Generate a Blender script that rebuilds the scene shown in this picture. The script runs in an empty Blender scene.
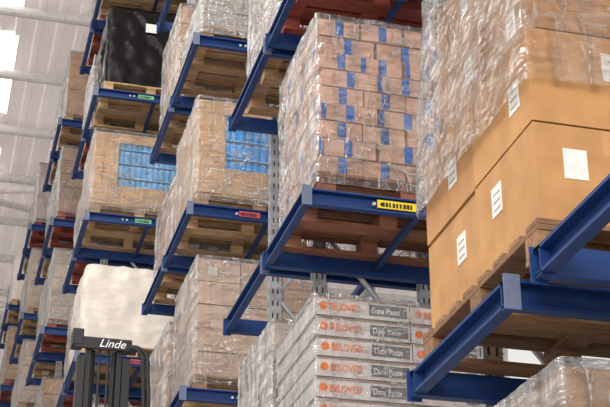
import bpy, math, random
from mathutils import Vector, noise
R=random.Random(7)
CH=1.6   # camera height
bpy.context.scene.view_settings.view_transform='Standard'
# ------------------------------------------------------------ materials
def newmat(name):
    m=bpy.data.materials.new(name); m.use_nodes=True
    nt=m.node_tree; b=nt.nodes['Principled BSDF']; return m,nt,b
def N(nt,t,**k):
    n=nt.nodes.new(t)
    for a,v in k.items(): setattr(n,a,v)
    return n
def coords(nt,scale=(1,1,1),rot=(0,0,0)):
    tc=N(nt,'ShaderNodeTexCoord'); mp=N(nt,'ShaderNodeMapping')
    mp.inputs['Scale'].default_value=scale; mp.inputs['Rotation'].default_value=rot
    nt.links.new(tc.outputs['Object'],mp.inputs['Vector']); return mp.outputs['Vector']
def noisetex(nt,scale,detail=4,vec=None):
    n=N(nt,'ShaderNodeTexNoise'); n.inputs['Scale'].default_value=scale; n.inputs['Detail'].default_value=detail
    if vec is not None: nt.links.new(vec,n.inputs['Vector'])
    return n.outputs['Fac']
def ramp(nt,fac,stops):
    r=N(nt,'ShaderNodeValToRGB'); e=r.color_ramp.elements
    while len(e)<len(stops): e.new(0.5)
    for i,(p,c) in enumerate(stops):
        e[i].position=p; e[i].color=(c[0],c[1],c[2],1)
    nt.links.new(fac,r.inputs['Fac']); return r.outputs['Color']
def bump(nt,b,fac,s=0.3,d=0.01):
    bp=N(nt,'ShaderNodeBump'); bp.inputs['Strength'].default_value=s; bp.inputs['Distance'].default_value=d
    nt.links.new(fac,bp.inputs['Height']); nt.links.new(bp.outputs['Normal'],b.inputs['Normal']); return bp
def attrmat(name,rough=0.7,sc=(3,3,3),lo=0.8,hi=1.08,bs=0.15,metal=0,nscale=4,spec=0.5):
    m,nt,b=newmat(name)
    at=N(nt,'ShaderNodeAttribute'); at.attribute_name='Col'
    v=coords(nt,sc); f=noisetex(nt,nscale,6,v)
    c=ramp(nt,f,[(0.3,(lo,)*3),(0.7,(hi,)*3)])
    mx=N(nt,'ShaderNodeMix',data_type='RGBA',blend_type='MULTIPLY'); mx.inputs[0].default_value=1
    nt.links.new(at.outputs['Color'],mx.inputs[6]); nt.links.new(c,mx.inputs[7])
    nt.links.new(mx.outputs[2],b.inputs['Base Color'])
    b.inputs['Roughness'].default_value=rough; b.inputs['Metallic'].default_value=metal
    b.inputs['Specular IOR Level'].default_value=spec
    bump(nt,b,f,bs)
    return m
M_card=attrmat('cardboard',0.75,(2,2,2),0.84,1.08,spec=0.3)
M_wood=attrmat('pallet_wood',0.8,(2,12,12),0.6,1.15,0.4)
M_paint=attrmat('painted_steel',0.45,(4,4,4),0.88,1.05,0.03,spec=0.35)
M_wrapd=attrmat('opaque_wrap',0.4,(2,2,7),0.9,1.05,0.5,0,3)
M_wrapb=attrmat('black_wrap',0.3,(2,2,7),0.8,1.1,0.7,0,3,spec=0.15)
def filmmat(name,base,amt,gl=0.3,side=0.15,tint=(0.92,0.91,0.90)):
    m,nt,b=newmat(name); lk=nt.links.new
    def M(op,a,bb=None,clamp=False):
        n=N(nt,'ShaderNodeMath',operation=op); n.use_clamp=clamp
        for i,x in enumerate((a,bb)):
            if x is None: continue
            if isinstance(x,(int,float)): n.inputs[i].default_value=x
            else: lk(x,n.inputs[i])
        return n.outputs[0]
    f1=noisetex(nt,1.4,5,coords(nt,(2.0,2.0,12),(0.45,0.35,0)))
    f2=noisetex(nt,1.3,4,coords(nt,(8,8,1.6),(-0.35,0.3,0)))
    f3=noisetex(nt,1.1,3,coords(nt,(1.6,1.6,1.6)))
    def line(f,w): return M('SUBTRACT',1.0,M('DIVIDE',M('ABSOLUTE',M('SUBTRACT',f,0.5)),w),True)
    l=M('MAXIMUM',line(f1,0.016),line(f2,0.016))
    l=M('MULTIPLY',l,M('MULTIPLY',M('SUBTRACT',f3,0.36,True),4.5,True))
    soft=M('MULTIPLY',M('SUBTRACT',M('MULTIPLY',f1,f2),0.22,True),3.0,True)
    # grazing aisle light painted into the film: aisle-facing sides are whitened
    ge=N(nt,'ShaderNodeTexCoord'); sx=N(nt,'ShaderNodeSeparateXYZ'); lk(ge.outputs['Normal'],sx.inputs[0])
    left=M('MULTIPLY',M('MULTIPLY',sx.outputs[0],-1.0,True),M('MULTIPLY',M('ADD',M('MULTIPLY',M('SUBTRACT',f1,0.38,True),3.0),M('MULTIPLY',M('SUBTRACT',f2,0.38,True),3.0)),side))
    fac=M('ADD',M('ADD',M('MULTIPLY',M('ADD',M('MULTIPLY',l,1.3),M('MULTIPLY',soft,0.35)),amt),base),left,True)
    b.inputs['Base Color'].default_value=(*tint,1); b.inputs['Roughness'].default_value=0.2
    h=M('ADD',f1,M('ADD',f2,M('MULTIPLY',l,0.2)))
    bp=bump(nt,b,h,1.0,0.08)
    tr=N(nt,'ShaderNodeBsdfTransparent'); g=N(nt,'ShaderNodeBsdfGlossy'); g.inputs['Roughness'].default_value=0.07; lk(bp.outputs['Normal'],g.inputs['Normal'])
    fr=N(nt,'ShaderNodeFresnel'); fr.inputs['IOR'].default_value=1.5; lk(bp.outputs['Normal'],fr.inputs['Normal'])
    m1=N(nt,'ShaderNodeMixShader'); lk(M('MULTIPLY',fr.outputs[0],gl*2,True),m1.inputs[0]); lk(tr.outputs[0],m1.inputs[1]); lk(g.outputs[0],m1.inputs[2])
    mx=N(nt,'ShaderNodeMixShader')
    lk(fac,mx.inputs[0]); lk(m1.outputs[0],mx.inputs[1]); lk(b.outputs[0],mx.inputs[2])
    lk(mx.outputs[0],nt.nodes['Material Output'].inputs['Surface']); return m
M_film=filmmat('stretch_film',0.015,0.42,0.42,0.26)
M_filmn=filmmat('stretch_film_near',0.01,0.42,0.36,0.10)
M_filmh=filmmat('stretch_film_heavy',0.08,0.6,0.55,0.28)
M_galv,nt,b=newmat('galvanised_steel')
f=noisetex(nt,18,4,coords(nt)); nt.links.new(ramp(nt,f,[(0.3,(0.22,0.23,0.25)),(0.7,(0.4,0.41,0.43))]),b.inputs['Base Color']); b.inputs['Roughness'].default_value=0.5; b.inputs['Metallic'].default_value=0.4
M_floor,nt,b=newmat('concrete_floor')
f=noisetex(nt,1.2,8,coords(nt)); nt.links.new(ramp(nt,f,[(0.3,(0.40,0.37,0.34)),(0.7,(0.52,0.49,0.45))]),b.inputs['Base Color']); b.inputs['Roughness'].default_value=0.45
def ribmat(name,c0,c1,emit=0):
    m,nt,b=newmat(name)
    tc=N(nt,'ShaderNodeTexCoord')
    f=noisetex(nt,0.6,5,tc.outputs['Object']); c=ramp(nt,f,[(0.3,c0),(0.7,c1)])
    nt.links.new(c,b.inputs['Base Color']); b.inputs['Roughness'].default_value=0.5
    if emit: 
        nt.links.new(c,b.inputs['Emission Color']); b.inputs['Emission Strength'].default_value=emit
    return m
M_ceil=ribmat('roof_sheet_glow',(0.80,0.73,0.71),(0.88,0.82,0.80),0.14)  # sheet is no lamp; slight glow added to brighten the ceiling
M_sky=ribmat('translucent_rooflight',(0.9,0.9,0.88),(1,1,0.98),2.0)
M_wall=ribmat('wall_sheet',(0.72,0.69,0.68),(0.78,0.75,0.74))
def flat(name,c,rough=0.5):
    m,nt,b=newmat(name); f=noisetex(nt,25,3,coords(nt))
    nt.links.new(ramp(nt,f,[(0.3,tuple(x*0.9 for x in c)),(0.7,tuple(min(1,x*1.05) for x in c))]),b.inputs['Base Color']); b.inputs['Roughness'].default_value=rough; return m
M_orange=flat('orange_print',(0.8,0.19,0.025)); M_dark=flat('dark_print',(0.06,0.06,0.07)); M_white=flat('white_print',(0.85,0.85,0.85))
M_black=flat('black_steel',(0.012,0.012,0.015),0.4); M_red=flat('red_paint',(0.4,0.02,0.02),0.35); M_rub=flat('rubber',(0.02,0.02,0.02),0.8)
# ------------------------------------------------------------ mesh builder
class MB:
    def __init__(s): s.v=[];s.f=[];s.c=[];s.m=[]
    def face(s,idx,c,m=0): s.f.append(idx);s.c.append(c);s.m.append(m)
    def box(s,x0,x1,y0,y1,z0,z1,c=(1,1,1),m=0,jit=0,skew=0):
        b=len(s.v)
        for z in (z0,z1):
            for (x,y) in ((x0,y0),(x1,y0),(x1,y1),(x0,y1)):
                s.v.append((x+R.uniform(-jit,jit),y+R.uniform(-jit,jit),z+R.uniform(-jit,jit)*0.3))
        for q in ((0,3,2,1),(4,5,6,7),(0,1,5,4),(1,2,6,5),(2,3,7,6),(3,0,4,7)):
            s.face([b+i for i in q],c,m)
    def prism(s,prof,axis,a0,a1,org,c,m=0):
        b=len(s.v);n=len(prof)
        for a in (a0,a1):
            for (p,q) in prof:
                if axis=='x': s.v.append((a,org[0]+p,org[1]+q))
                elif axis=='y': s.v.append((org[0]+p,a,org[1]+q))
                else: s.v.append((org[0]+p,org[1]+q,a))
        for i in range(n):
            j=(i+1)%n; s.face([b+i,b+j,b+n+j,b+n+i],c,m)
        s.face([b+i for i in range(n)][::-1],c,m); s.face([b+n+i for i in range(n)],c,m)
    def tube(s,p0,p1,r,c,m=0,n=10):
        p0=Vector(p0);p1=Vector(p1);d=(p1-p0).normalized()
        u=d.orthogonal().normalized();w=d.cross(u);b=len(s.v)
        for p in (p0,p1):
            for i in range(n):
                a=2*math.pi*i/n; s.v.append(tuple(p+u*r*math.cos(a)+w*r*math.sin(a)))
        for i in range(n):
            j=(i+1)%n; s.face([b+i,b+j,b+n+j,b+n+i],c,m)
        s.face([b+i for i in range(n)][::-1],c,m); s.face([b+n+i for i in range(n)],c,m)
    def obj(s,name,mats,parent=None,loc=(0,0,0),bevel=0,smooth=False):
        me=bpy.data.meshes.new(name); me.from_pydata(s.v,[],s.f); me.update()
        for mt in mats: me.materials.append(mt)
        ca=me.color_attributes.new('Col','FLOAT_COLOR','CORNER'); vals=[]
        for p in me.polygons:
            p.material_index=s.m[p.index]; p.use_smooth=smooth
            cc=s.c[p.index]
            for _ in p.loop_indices: vals.extend((cc[0],cc[1],cc[2],1))
        ca.data.foreach_set('color',vals)
        import bmesh
        bm=bmesh.new(); bm.from_mesh(me); bmesh.ops.recalc_face_normals(bm,faces=bm.faces); bm.to_mesh(me); bm.free()
        o=bpy.data.objects.new(name,me); bpy.context.scene.collection.objects.link(o); o.location=loc
        if parent: o.parent=parent
        if bevel:
            md=o.modifiers.new('bevel','BEVEL'); md.width=bevel; md.segments=2; md.limit_method='ANGLE'
        return o
def empty(name,loc):
    e=bpy.data.objects.new(name,None); bpy.context.scene.collection.objects.link(e); e.location=loc; e.empty_display_size=0.2; return e
def var(c,a=0.08):
    k=1+R.uniform(-a,a); return (c[0]*k,c[1]*k*(1+R.uniform(-a,a)*0.2),c[2]*k*(1+R.uniform(-a,a)*0.3))
# ------------------------------------------------------------ wooden pallet
def pallet(parent,W,D,col=(0.34,0.19,0.09)):
    b=MB()
    for i in range(3):
        y=(D-0.12)*i/2; b.box(0,W,y,y+0.12,0,0.022,var(col,0.2))
        for j in range(3):
            x=(W-0.12)*j/2; b.box(x,x+0.12,y+0.005,y+0.115,0.022,0.1,var(col,0.2))
    for j in range(3):
        x=(W-0.12)*j/2; b.box(x,x+0.12,0,D,0.1,0.122,var(col,0.2))
    n=8
    for i in range(n):
        y=(D-0.1)*i/(n-1); b.box(0,W,y,y+0.1,0.122,0.144,var(col,0.25))
    return b.obj('wooden_pallet',[M_wood],parent,bevel=0.003)
def shell(name,parent,x0,x1,y0,y1,z0,z1,mat,amp=0.014,rc=0.03,cap=True,bulge=0.0,col=(1,1,1),npx=36,nz=34,topin=0.0,seed=0,farin=0,farz=0.5):
    per=[]
    def seg(a,bb,n):
        for i in range(n): 
            t=i/n; per.append((a[0]+(bb[0]-a[0])*t,a[1]+(bb[1]-a[1])*t))
    def arc(cx,cy,a0,n=4):
        for i in range(n):
            a=a0+math.pi/2*i/n; per.append((cx+rc*math.cos(a),cy+rc*math.sin(a)))
    seg((x0+rc,y0),(x1-rc,y0),npx); arc(x1-rc,y0+rc,-math.pi/2)
    seg((x1,y0+rc),(x1,y1-rc),npx); arc(x1-rc,y1-rc,0)
    seg((x1-rc,y1),(x0+rc,y1),npx); arc(x0+rc,y1-rc,math.pi/2)
    seg((x0,y1-rc),(x0,y0+rc),npx); arc(x0+rc,y0+rc,math.pi)
    m=MB(); n=len(per); cx=(x0+x1)/2; cy=(y0+y1)/2
    for k in range(nz+1):
        t=k/nz; z=z0+(z1-z0)*t
        for (px,py) in per:
            d=Vector((px-cx,py-cy,0)); d.normalize()
            q=Vector((px*5+seed,py*5,z*5+px*3+py*3))
            w=noise.noise(q)*amp+abs(noise.noise(q*2.7))*amp*0.9 + bulge*math.sin(math.pi*min(1,t*1.0))**0.6
            s=1.0-topin*max(0,(t-0.8)/0.2)**2
            yy=cy+(py-cy)*s+d.y*w
            if farin and t>farz:
                yy=y0+(yy-y0)*(1-farin*(t-farz)/(1-farz))
            m.v.append((cx+(px-cx)*s+d.x*w,yy,z+(noise.noise(q*0.7)*amp if 0<k<nz else 0)))
    for k in range(nz):
        for i in range(n):
            j=(i+1)%n; m.face([k*n+i,k*n+j,(k+1)*n+j,(k+1)*n+i],col)
    if cap:
        b=len(m.v); m.v.append((cx,cy,z1+0.01))
        for i in range(n):
            j=(i+1)%n; m.face([nz*n+i,nz*n+j,b],col)
    return m.obj(name,[mat],parent,smooth=True)
def cartons(b,W,D,z0,rows,nx,ny,rh,col,jit=0.006,alt=False,inset=0.02,tape=None,label=0.0,gap=0.008,va=0.12,lab=(0.22,0.35)):
    for r in range(rows):
        a,c=(nx,ny) if not(alt and r%2) else (ny+0,nx+0)
        if alt and r%2: a,c=max(1,nx-1),ny+1
        bw=(W-2*inset)/a; bd=(D-2*inset)/c
        z=z0+r*rh
        ox=R.uniform(-0.008,0.008); oy=R.uniform(-0.008,0.008)
        for i in range(a):
            for j in range(c):
                if 0<i<a-1 and 0<j<c-1: continue
                x=inset+i*bw+ox+gap/2; y=inset+j*bd+oy+gap/2
                x+=R.uniform(-jit,jit); y+=R.uniform(-jit,jit)
                cc=var(col,va)
                b.box(x,x+bw-gap,y,y+bd-gap,z+0.001,z+rh-0.006,cc,0)
                if rh>0.18:
                    tcx=tuple(k*1.12 for k in cc)
                    if j==0: b.box(x+bw*.46,x+bw*.53,y-0.001,y,z+rh*.72,z+rh-0.008,tcx,0)
                if tape:
                    tc,tw,th=tape
                    if j==0:
                        for tx in (x+bw*0.5,):
                            b.box(tx-tw/2,tx+tw/2,y-0.003,y,z+rh*0.04,z+rh*0.93,var(tc,0.1),1)
                        if R.random()<0.4: b.box(x,x+tw*.6,y-0.003,y,z+rh*0.04,z+rh*0.93,var(tc,0.1),1)
                    if i==0 and R.random()<0.5:
                        ty=y+bd*0.5; b.box(x-0.003,x,ty-tw/2,ty+tw/2,z+rh*0.12,z+rh*0.88,var(tc,0.1),1)
                def lbl():
                    return R.uniform(0.12,0.6),R.uniform(0.25,0.55)
                if label and R.random()<label and j==0:
                    u,v=lbl(); lx=x+bw*u; lz=z+rh*v
                    b.box(lx,lx+bw*lab[0],y-0.003,y,lz,lz+rh*lab[1],(0.72,0.7,0.67),1)
                if label and R.random()<label and i==0:
                    u,v=lbl(); ly=y+bd*u; lz=z+rh*v
                    b.box(x-0.003,x,ly,ly+bd*lab[0],lz,lz+rh*lab[1],(0.72,0.7,0.67),1)
                    for k in range(3): b.box(x-0.004,x-0.003,ly+bd*.02,ly+bd*(lab[0]-.03),lz+rh*(.05+k*.08),lz+rh*(.065+k*.08),(0.25,0.24,0.24),1)
# ------------------------------------------------------------ racking
BLUE=(0.007,0.036,0.15); GREY=(0.45,0.46,0.48)
def channelY(b,x,y0,y1,zt,h=0.10,w=0.05,side=-1,c=BLUE):
    t=0.008; p=[(0,0),(side*w,0),(side*w,-t*1.6),(side*t,-t*1.6),(side*t,-h+t*1.6),(side*w,-h+t*1.6),(side*w,-h),(0,-h)]
    b.prism(p,'y',y0,y1,(x,zt),c,0)
def channelX(b,y,x0,x1,zt,h=0.108,w=0.05,side=-1,c=BLUE):
    t=0.008; p=[(0,0),(side*w,0),(side*w,-t*1.6),(side*t,-t*1.6),(side*t,-h+t*1.6),(side*w,-h+t*1.6),(side*w,-h),(0,-h)]
    b.prism(p,'x',x0,x1,(y,zt),c,0)
def rack(x0,slots,levels,top,labels={},posts=None):
    b=MB(); Wd=1.42
    ypost=posts or [s[1]+0.03 for s in slots]
    for li,z in enumerate(levels):
        for si,(ya,yb) in enumerate(slots):
            channelX(b,ya+0.05,x0,x0+Wd,z); channelX(b,yb-0.05,x0,x0+Wd,z,side=1)
            channelY(b,x0+0.05,ya,yb,z-0.001); channelY(b,x0+Wd-0.05,ya,yb,z-0.001,side=1)
            b.box(x0+0.75,x0+0.79,ya+0.05,yb-0.05,z-0.07,z-0.03,(0.01,0.03,0.12),0)
            b.box(x0-0.012,x0+0.05,ya-0.012,ya-0.004,z-0.12,z+0.012,(0.12,0.15,0.24),0)
            b.box(x0-0.012,x0+0.05,yb+0.004,yb+0.012,z-0.12,z+0.012,BLUE,0)
            for bx in (x0+0.45,x0+0.5,x0+1.0): b.tube((bx,ya-0.004,z-0.06),(bx,ya+0.01,z-0.06),0.012,GREY,0,8)
            if (li,si) in labels:
                lx,lc,lw=labels[(li,si)]
                b.box(x0+lx,x0+lx+lw,ya-0.004,ya-0.001,z-0.085,z-0.03,lc,0)
                for k in range(int((lw-.05)/.023)):
                    b.box(x0+lx+0.03+k*0.023,x0+lx+0.04+k*0.023+R.uniform(0,.008),ya-0.006,ya-0.004,z-0.075,z-0.045,(0.02,0.02,0.02),0)
    z0=0.0
    for yp in ypost:
        for xp in (x0+0.34,x0+1.1):
            t=0.006;w=0.09;d=0.07
            p=[(0,0),(w,0),(w,d),(w-0.02,d),(w-0.02,d-t),(w-t,d-t),(w-t,t),(t,t),(t,d-t),(0.02,d-t),(0.02,d),(0,d)]
            b.prism(p,'z',z0,top,(xp,yp-0.035),GREY,1)
            zz=0.3
            while zz<top-0.1:
                b.box(xp+0.02,xp+0.032,yp-0.037,yp-0.035,zz,zz+0.04,(0.03,0.03,0.03),0)
                b.box(xp+0.058,xp+0.07,yp-0.037,yp-0.035,zz,zz+0.04,(0.03,0.03,0.03),0)
                b.box(xp-0.001,xp,yp-0.015,yp,zz,zz+0.04,(0.03,0.03,0.03),0)
                zz+=0.1
            b.box(xp-0.04,xp+w+0.04,yp-0.07,yp+0.07,0,0.012,GREY,1)
        zz=0.4; f=0
        while zz<top-1.0:
            xa,xb=(x0+0.4,x0+1.14) if f%2==0 else (x0+1.14,x0+0.4)
            b.tube((xa,yp,zz),(xb,yp,zz+0.9),0.018,GREY,1,6); zz+=0.9; f+=1
    return b.obj('pallet_rack',[M_paint,M_galv])
L=[0.12,1.98,3.95,5.69,7.48,9.2,10.9]; L=[z+CH for z in L]
YEL=(0.75,0.55,0.02); RED=(0.42,0.06,0.09); GRN=(0.14,0.36,0.2)
C1=dict(x=1.88,s=[(2.9,4.1),(4.35,5.40)])
C2=dict(x=2.02,s=[(7.66,8.70),(8.78,9.98)])
C3=dict(x=1.98,s=[(11.6,12.85),(12.95,14.15)])
C4=dict(x=1.46,s=[(15.8,16.95),(17.05,18.2)])
C5=dict(x=1.32,s=[(19.8,20.95),(21.05,22.2)])
C6=dict(x=1.22,s=[(23.8,24.95),(25.05,26.2)])
C7=dict(x=1.12,s=[(27.8,28.95),(29.05,30.2)])
rack(C1['x'],C1['s'],L[:3],L[2]+0.3,posts=[2.87,5.46])
rack(C2['x'],C2['s'],L[:5],L[4]+1.5,{(2,0):(0.47,YEL,0.26)})
rack(C3['x'],C3['s'],L[:6],L[5]+1.5,{(3,0):(0.47,RED,0.2),(4,0):(0.6,GRN,0.2)})
rack(C4['x'],C4['s'],L,L[6]+0.4,{(4,0):(0.6,GRN,0.2),(5,0):(0.55,GRN,0.2),(3,0):(0.6,RED,0.2)})
for C in (C5,C6,C7): rack(C['x'],C['s'],L,L[6]+0.4)
# ------------------------------------------------------------ loads
TAN=(0.55,0.33,0.18); PINK=(0.60,0.37,0.27); GREYC=(0.58,0.46,0.39)
def load(name,x,y,z,W=1.2,D=1.0,rows=5,nx=3,ny=2,rh=0.22,col=TAN,film=1,wood=(0.42,0.26,0.14),**kw):
    e=empty(name,(x,y,z+0.001)); pallet(e,W,D,wood)
    b=MB(); cartons(b,W,D,0.146,rows,nx,ny,rh,col,**kw); b.obj('cartons',[M_card,M_paint],e,bevel=0.005)
    if film:
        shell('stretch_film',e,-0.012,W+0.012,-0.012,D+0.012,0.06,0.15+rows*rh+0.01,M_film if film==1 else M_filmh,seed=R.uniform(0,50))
    return e
# near brown cartons: two full layers, two set-back layers above
e=empty('pallet_of_brown_cartons',(1.92,4.14,L[1]+0.001)); pallet(e,1.2,1.2,(0.24,0.13,0.065))
b=MB(); BR=(0.45,0.24,0.10)
cartons(b,1.2,1.22,0.146,2,2,2,0.40,BR,jit=0.012,label=0.85,va=0.07,gap=0.014,lab=(0.16,0.3))
b2=MB(); cartons(b2,1.12,1.06,0.948,2,2,2,0.36,(0.42,0.23,0.115),jit=0.02,label=0.4,va=0.1,gap=0.014,lab=(0.16,0.3))
b.obj('cartons_lower',[M_card,M_paint],e,bevel=0.006); o=b2.obj('cartons_upper',[M_card,M_paint],e,bevel=0.006); o.location=(0.04,0.02,0)
shell('stretch_film',e,0.0,1.218,-0.01,1.235,0.70,1.69,M_filmn,amp=0.014,seed=3,farin=0.14,farz=0.2)
load('pallet_of_wrapped_cartons',1.97,4.14,L[0],W=1.2,D=1.2,rows=4,nx=3,ny=2,rh=0.335,col=(0.33,0.22,0.14),film=1)
# taped cartons
load('pallet_of_taped_cartons',2.12,7.70,L[2],W=1.2,D=0.98,rows=9,nx=4,ny=3,rh=0.127,col=PINK,film=1,tape=((0.012,0.12,0.48),0.055,0.8),alt=True,label=0.08,wood=(0.24,0.10,0.055),jit=0.008,gap=0.012)
load('pallet_of_wrapped_cartons',2.12,7.70,L[3],rows=4,rh=0.25,col=PINK,wood=(0.3,0.06,0.04))
load('pallet_of_wrapped_cartons',2.14,8.84,L[3],D=1.05,rows=4,rh=0.28,col=(0.46,0.29,0.2),film=2)
load('pallet_of_wrapped_cartons',2.12,8.84,L[1],D=1.05,rows=5,rh=0.28,col=GREYC,film=2)
def paste(x,y,z):
    W,D=1.2,0.98
    e=empty('pallet_of_date_paste_cartons',(x,y,z+0.001)); pallet(e,W,D)
    b=MB(); rh=0.127
    td=bpy.data.curves.new('logo','FONT'); td.body='BELOVED'; td.size=0.06; td.extrude=0.0005; td.offset=0.0012; td.materials.append(M_orange)
    t2=bpy.data.curves.new('caption','FONT'); t2.body='Date Paste'; t2.size=0.052; t2.extrude=0.0005; t2.materials.append(M_white)
    for r in range(9):
        z0=0.146+r*rh; ox=R.uniform(-.01,.01)
        for i in range(2):
            for j in range(2):
                x0=0.01+i*0.595+ox; y0=0.01+j*0.48+R.uniform(-.004,.004)
                b.box(x0,x0+0.588,y0,y0+0.474,z0+0.001,z0+rh-0.008,var((0.62,0.59,0.58),0.05),0)
                if j==0:
                    b.box(x0+0.005,x0+0.583,y0-0.002,y0,z0+rh-0.022,z0+rh-0.009,(0.3,0.2,0.16),1)
                    b.box(x0+0.335,x0+0.575,y0-0.002,y0,z0+0.022,z0+rh-0.034,(0.15,0.145,0.16),1)
                    b.tube((x0+0.05,y0-0.003,z0+rh/2-.005),(x0+0.05,y0,z0+rh/2-.005),0.026,(0.8,0.19,0.025),1,12)
                    for cd,xx,zz in ((td,x0+0.085,z0+0.036),(t2,x0+0.35,z0+0.038)):
                        t=bpy.data.objects.new('printed_text',cd); bpy.context.scene.collection.objects.link(t); t.parent=e
                        t.location=(xx,y0-0.004,zz); t.rotation_euler=(math.pi/2,0,0)
                        t.scale=(0.78,1,1)
                if i==0: b.box(x0-0.002,x0,y0+.005,y0+.47,z0+rh-0.022,z0+rh-0.009,(0.3,0.2,0.16),1)
    b.obj('cartons',[M_card,M_paint],e,bevel=0.004)
    shell('stretch_film',e,-0.014,W+0.014,-0.018,D+0.014,0.06,0.15+9*rh,M_filmn,amp=0.008,seed=12)
paste(2.1,7.70,L[1])
# column 3
load('pallet_of_wrapped_cartons',2.10,11.66,L[2],D=1.1,rows=5,rh=0.22,nx=3,col=(0.58,0.42,0.33),film=1,label=0.15)
load('pallet_of_wrapped_cartons',2.08,13.0,L[2],D=1.1,rows=4,rh=0.24,col=TAN,film=2)
def blueboxes(x,y,z,W,D,h,bl=(0.03,0.36,0.85),side=0.26):
    """shrink-wrapped packs of blue bottles inside a cardboard sleeve"""
    e=empty('pallet_of_blue_bottle_packs',(x,y,z+0.001)); pallet(e,W,D,(0.48,0.31,0.17))
    b=MB(); n=5; rh=(h-0.146)/n; nb=16; pr=(W-0.06)/nb
    for r in range(n):
        za=0.147+r*rh
        b.box(0.03,W-0.03,0.05,D-0.03,za,za+rh-0.01,var(bl,0.08),0)
        b.box(0.02,W-0.02,0.018,D-0.02,za,za+0.012,(0.3,0.6,0.85),0)
        for i in range(nb):
            xc=0.03+pr*(i+.5)
            cc=var(bl,0.12)
            b.tube((xc,0.05,za+0.012),(xc,0.05,za+rh*.74),pr*.49,cc,0,8)
            b.tube((xc,0.05,za+rh*.74),(xc,0.05,za+rh*.86),pr*.36,tuple(min(1,k+.08) for k in cc),0,8)
            b.tube((xc,0.05,za+rh*.86),(xc,0.05,za+rh*.95),pr*.2,(0.5,0.75,0.95),0,6)
    c=(0.62,0.41,0.24)
    b.box(-0.004,0.004+W,-0.004,0.012,0.147,0.147+0.24*h,c,0); b.box(-0.006,0.010,-0.004,D,0.147,h+0.01,c,0)
    b.box(-0.004,side,-0.008,0.010,0.147,h+0.01,var(c),0); b.box(W-0.06,W+0.004,-0.008,0.010,0.147,h,c,0)
    b.box(W-0.012,W+0.004,0,D,0.147,h,c,0)
    b.box(-0.006,W+0.006,-0.012,D,h+0.01,h+0.03,var(c),0); b.box(-0.006,W+0.006,-0.012,-0.008,h-0.12,h+0.03,c,0)
    b.obj('sleeved_bottle_packs',[M_card],e)
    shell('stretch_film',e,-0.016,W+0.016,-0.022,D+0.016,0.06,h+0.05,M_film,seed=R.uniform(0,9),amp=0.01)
blueboxes(2.06,11.66,L[3],1.2,1.1,1.1,(0.05,0.45,0.95))
load('pallet_of_wrapped_cartons',2.08,13.0,L[3],D=1.1,rows=4,rh=0.2,col=PINK,film=1)
load('pallet_of_wrapped_cartons',2.06,11.66,L[4],D=1.1,rows=2,rh=0.2,col=(0.6,0.5,0.44),film=2)
load('pallet_of_wrapped_cartons',2.06,13.0,L[4],D=1.1,rows=5,rh=0.22,col=(0.58,0.39,0.26),film=1)
# column 4
def wrapped(name,x,y,z,W,D,h,col,bulge=0.02,wood=(0.44,0.28,0.15)):
    e=empty(name,(x,y,z+0.001)); pallet(e,W,D,wood); dk=sum(col)<0.2
    shell('wrapped_goods',e,0.01,W-0.01,0.01,D-0.01,0.146,h,M_wrapb if dk else M_wrapd,amp=0.035,rc=0.07,bulge=bulge,col=col,npx=26,nz=28,topin=0.05,seed=R.uniform(0,30))
    if dk:
        b=MB(); b.box(W*0.4,W*0.52,-bulge-0.035,-bulge-0.03,h*0.7,h*0.7+0.13,(0.7,0.7,0.68),0); b.obj('label',[M_paint],e)
    return e
wrapped('black_wrapped_pallet',1.58,15.86,L[5],1.2,1.05,1.3,(0.007,0.006,0.006))
blueboxes(1.52,15.86,L[4],1.2,1.05,1.12,(0.2,0.52,0.85),0.3)
wrapped('white_wrapped_pallet',1.50,15.86,L[3],1.25,1.05,1.15,(0.62,0.56,0.50),bulge=0.01)
load('pallet_of_wrapped_cartons',1.56,15.86,L[2],rows=5,rh=0.2,col=(0.65,0.6,0.55),film=2)
load('pallet_of_wrapped_cartons',1.56,15.86,L[6],rows=4,rh=0.2,col=TAN)
pal=[TAN,PINK,GREYC,(0.6,0.47,0.38),(0.66,0.6,0.56),(0.66,0.5,0.46),(0.62,0.27,0.36),(0.4,0.25,0.16),(0.7,0.64,0.6)]
for C in (C4,C5,C6,C7):
    for si,(ya,yb) in enumerate(C['s']):
        for li in range(1,7):
            if C is C4 and si==0: continue
            c=pal[R.randrange(len(pal))]
            if R.random()<0.2: wrapped('white_wrapped_pallet',C['x']+0.1,ya+0.05,L[li],1.2,1.03,R.uniform(0.9,1.3),(0.64,0.58,0.54))
            else: load('pallet_of_wrapped_cartons',C['x']+0.1,ya+0.05,L[li],D=1.03,rows=R.choice([4,5,5]),rh=0.22,nx=R.choice([2,3]),col=c,film=R.choice([1,1,2]),wood=R.choice([(0.46,0.29,0.15),(0.42,0.26,0.14),(0.3,0.06,0.04)]))
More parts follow.
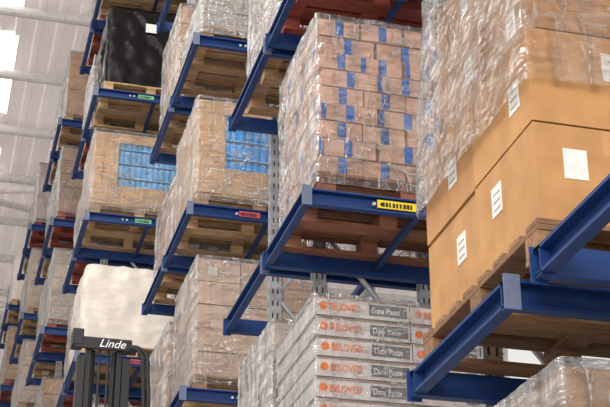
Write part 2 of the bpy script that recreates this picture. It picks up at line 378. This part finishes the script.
# ------------------------------------------------------------ reach truck
def truck(cx,cy,top):
    e=empty('reach_truck',(cx,cy,0)); b=MB(); K=(0.012,0.012,0.014)
    for s in (-1,1):
        xa=s*0.24
        p=[(0,0),(-s*0.07,0),(-s*0.07,0.015),(-s*0.015,0.015),(-s*0.015,0.12),(-s*0.07,0.12),(-s*0.07,0.135),(0,0.135)]
        b.prism(p,'z',0.1,top-0.18,(xa,0),K); 
        p2=[(q[0]*0.7,q[1]*0.8) for q in p]; b.prism(p2,'z',0.3,top-0.02,(xa-s*0.075,0.02),K)
        b.tube((s*0.1,0.1,0.2),(s*0.1,0.1,top-0.1),0.03,K); b.tube((s*0.04,0.03,0.3),(s*0.04,0.03,top-0.05),0.012,(0.08,0.08,0.08))
        b.tube((s*0.25,0.06,top-0.03),(s*0.19,0.06,top-0.03),0.05,K)
    b.box(-0.27,0.22,-0.03,0.0,top-0.12,top-0.01,K); b.box(-0.3,-0.2,-0.035,0.15,top-0.09,top+0.06,K)
    b.box(0.14,0.3,-0.02,0.14,top-0.1,top-0.05,K)
    for z in (1.2,2.6,4.0): b.box(-0.24,0.24,0.12,0.16,z,z+0.12,K)
    b.obj('mast',[M_black],e,bevel=0.004)
    cu=bpy.data.curves.new('hose','CURVE'); cu.dimensions='3D'; cu.bevel_depth=0.018; cu.materials.append(M_rub)
    for off in (0,0.045):
        sp=cu.splines.new('BEZIER'); pts=[(0.16,0.0,top-0.08),(0.3+off,-0.02,top-0.1),(0.36+off,-0.02,top-0.35),(0.36+off,-0.02,1.2)]
        sp.bezier_points.add(3)
        for bp,p in zip(sp.bezier_points,pts): bp.co=p; bp.handle_left_type=bp.handle_right_type='AUTO'
    h=bpy.data.objects.new('hoses',cu); bpy.context.scene.collection.objects.link(h); h.parent=e
    t=bpy.data.curves.new('plate','FONT'); t.body='Linde'; t.size=0.11; t.shear=0.35; t.extrude=0.001; t.align_x='CENTER'; t.materials.append(M_white)
    to=bpy.data.objects.new('name_plate_text',t); bpy.context.scene.collection.objects.link(to); to.parent=e; to.location=(0.06,-0.033,top-0.1); to.rotation_euler=(math.pi/2,0,0)
    b=MB(); b.box(-0.45,0.4,0.2,1.7,0.25,1.25,(0.4,0.02,0.02)); b.box(-0.4,0.35,1.2,1.7,1.25,1.5,(0.4,0.02,0.02))
    b.obj('chassis',[M_red],e,bevel=0.06)
    b=MB()
    for x in (-0.4,0.33):
        for y in (0.3,1.55): b.box(x,x+0.05,y,y+0.05,1.2,2.25,K)
        b.box(x,x+0.06,0.28,1.62,2.25,2.3,K)
        b.box(x-0.03,x+0.1,-0.9,0.3,0.12,0.26,K)
    for k in range(8): b.box(-0.4,0.39,0.3+k*0.18,0.34+k*0.18,2.26,2.3,K)
    b.box(-0.28,0.28,-0.06,-0.02,0.3,0.75,K)
    for x in (-0.22,0.12): b.box(x,x+0.1,-1.1,-0.03,0.28,0.32,K)
    b.obj('overhead_guard',[M_black],e,bevel=0.006)
    b=MB()
    for x in (-0.45,0.3):
        for y in (-0.75,1.35): b.tube((x,y,0.16),(x+0.12,y,0.16),0.16,K,0,20)
    b.obj('wheels',[M_rub],e)
truck(1.42,12.5,4.66+CH)
# ------------------------------------------------------------ building
H=13.0+CH
b=MB(); b.box(-14,14,-12,36,-0.1,0,(1,1,1)); b.obj('floor',[M_floor])
def ribs(b,x0,x1,y0,y1,z,c,m,pitch=0.33,h=0.05):
    x=x0
    prof=[]
    while x<x1-1e-6:
        prof+= [(x,z),(x+pitch*0.6,z),(x+pitch*0.7,z-h),(x+pitch*0.9,z-h)]
        x+=pitch
    prof.append((x1,z))
    for (p,q) in zip(prof[:-1],prof[1:]):
        k=len(b.v); b.v+=[(p[0],y0,p[1]),(q[0],y0,q[1]),(q[0],y1,q[1]),(p[0],y1,p[1])]; b.face([k,k+1,k+2,k+3],c,m)
b=MB()
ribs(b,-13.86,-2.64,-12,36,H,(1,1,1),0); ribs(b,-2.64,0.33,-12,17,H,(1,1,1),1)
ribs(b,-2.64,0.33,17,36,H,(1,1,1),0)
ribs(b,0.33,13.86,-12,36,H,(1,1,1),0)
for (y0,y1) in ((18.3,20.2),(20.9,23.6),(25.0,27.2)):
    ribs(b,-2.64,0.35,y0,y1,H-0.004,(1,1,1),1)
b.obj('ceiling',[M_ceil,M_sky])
b=MB()
for i in range(16):
    y=3.9+i*2.0; b.tube((-13,y,H-0.22),(13,y,H-0.22),0.09,(0.62,0.59,0.58),0,12)
b.obj('trim_1',[attrmat('roof_purlin',0.5)])
b=MB()
for y in (24,30): 
    b.tube((-4,y,H-0.9),(3,y+3.5,H-0.35),0.07,(0.65,0.6,0.58)); b.tube((-4,y+3.5,H-0.35),(3,y,H-1.1),0.07,(0.65,0.6,0.58))
b.obj('trim_2',[attrmat('roof_brace',0.5)])
b=MB(); b.box(-14,14,34,34.15,0,H+0.1,(1,1,1))
for k in range(90):
    x=-13.9+k*0.31; b.box(x,x+0.12,33.96,34,0,H,(1,1,1))
b.obj('wall_back',[M_wall])
# ------------------------------------------------------------ light
w=bpy.data.worlds.new('World'); bpy.context.scene.world=w; w.use_nodes=True
w.node_tree.nodes['Background'].inputs[0].default_value=(1,0.98,0.95,1); w.node_tree.nodes['Background'].inputs[1].default_value=0.85
def area(name,loc,target,sx,sy,en,col):
    l=bpy.data.lights.new(name,'AREA'); l.shape='RECTANGLE'; l.size=sx; l.size_y=sy; l.energy=en; l.color=col
    o=bpy.data.objects.new(name,l); bpy.context.scene.collection.objects.link(o); o.location=loc
    d=Vector(target)-Vector(loc); o.rotation_euler=d.to_track_quat('-Z','Y').to_euler()
area('rooflight_daylight',(-2.2,9,H-0.4),(-0.6,9.5,0),2.8,24,2600,(1,0.98,0.95))
area('rear_fill',(-4,-9,7),(2.5,9,5),6,5,1900,(1,0.94,0.88))  # added fill lamp behind the camera, brightens the camera-facing load sides
# ------------------------------------------------------------ camera
c=bpy.data.cameras.new('camera'); co=bpy.data.objects.new('camera',c); bpy.context.scene.collection.objects.link(co)
co.location=(0,0,CH); c.sensor_width=36; c.lens=1445/610*36; c.clip_end=200
co.rotation_euler=(math.radians(90+25.84),0,math.radians(-14.83)); bpy.context.scene.camera=co
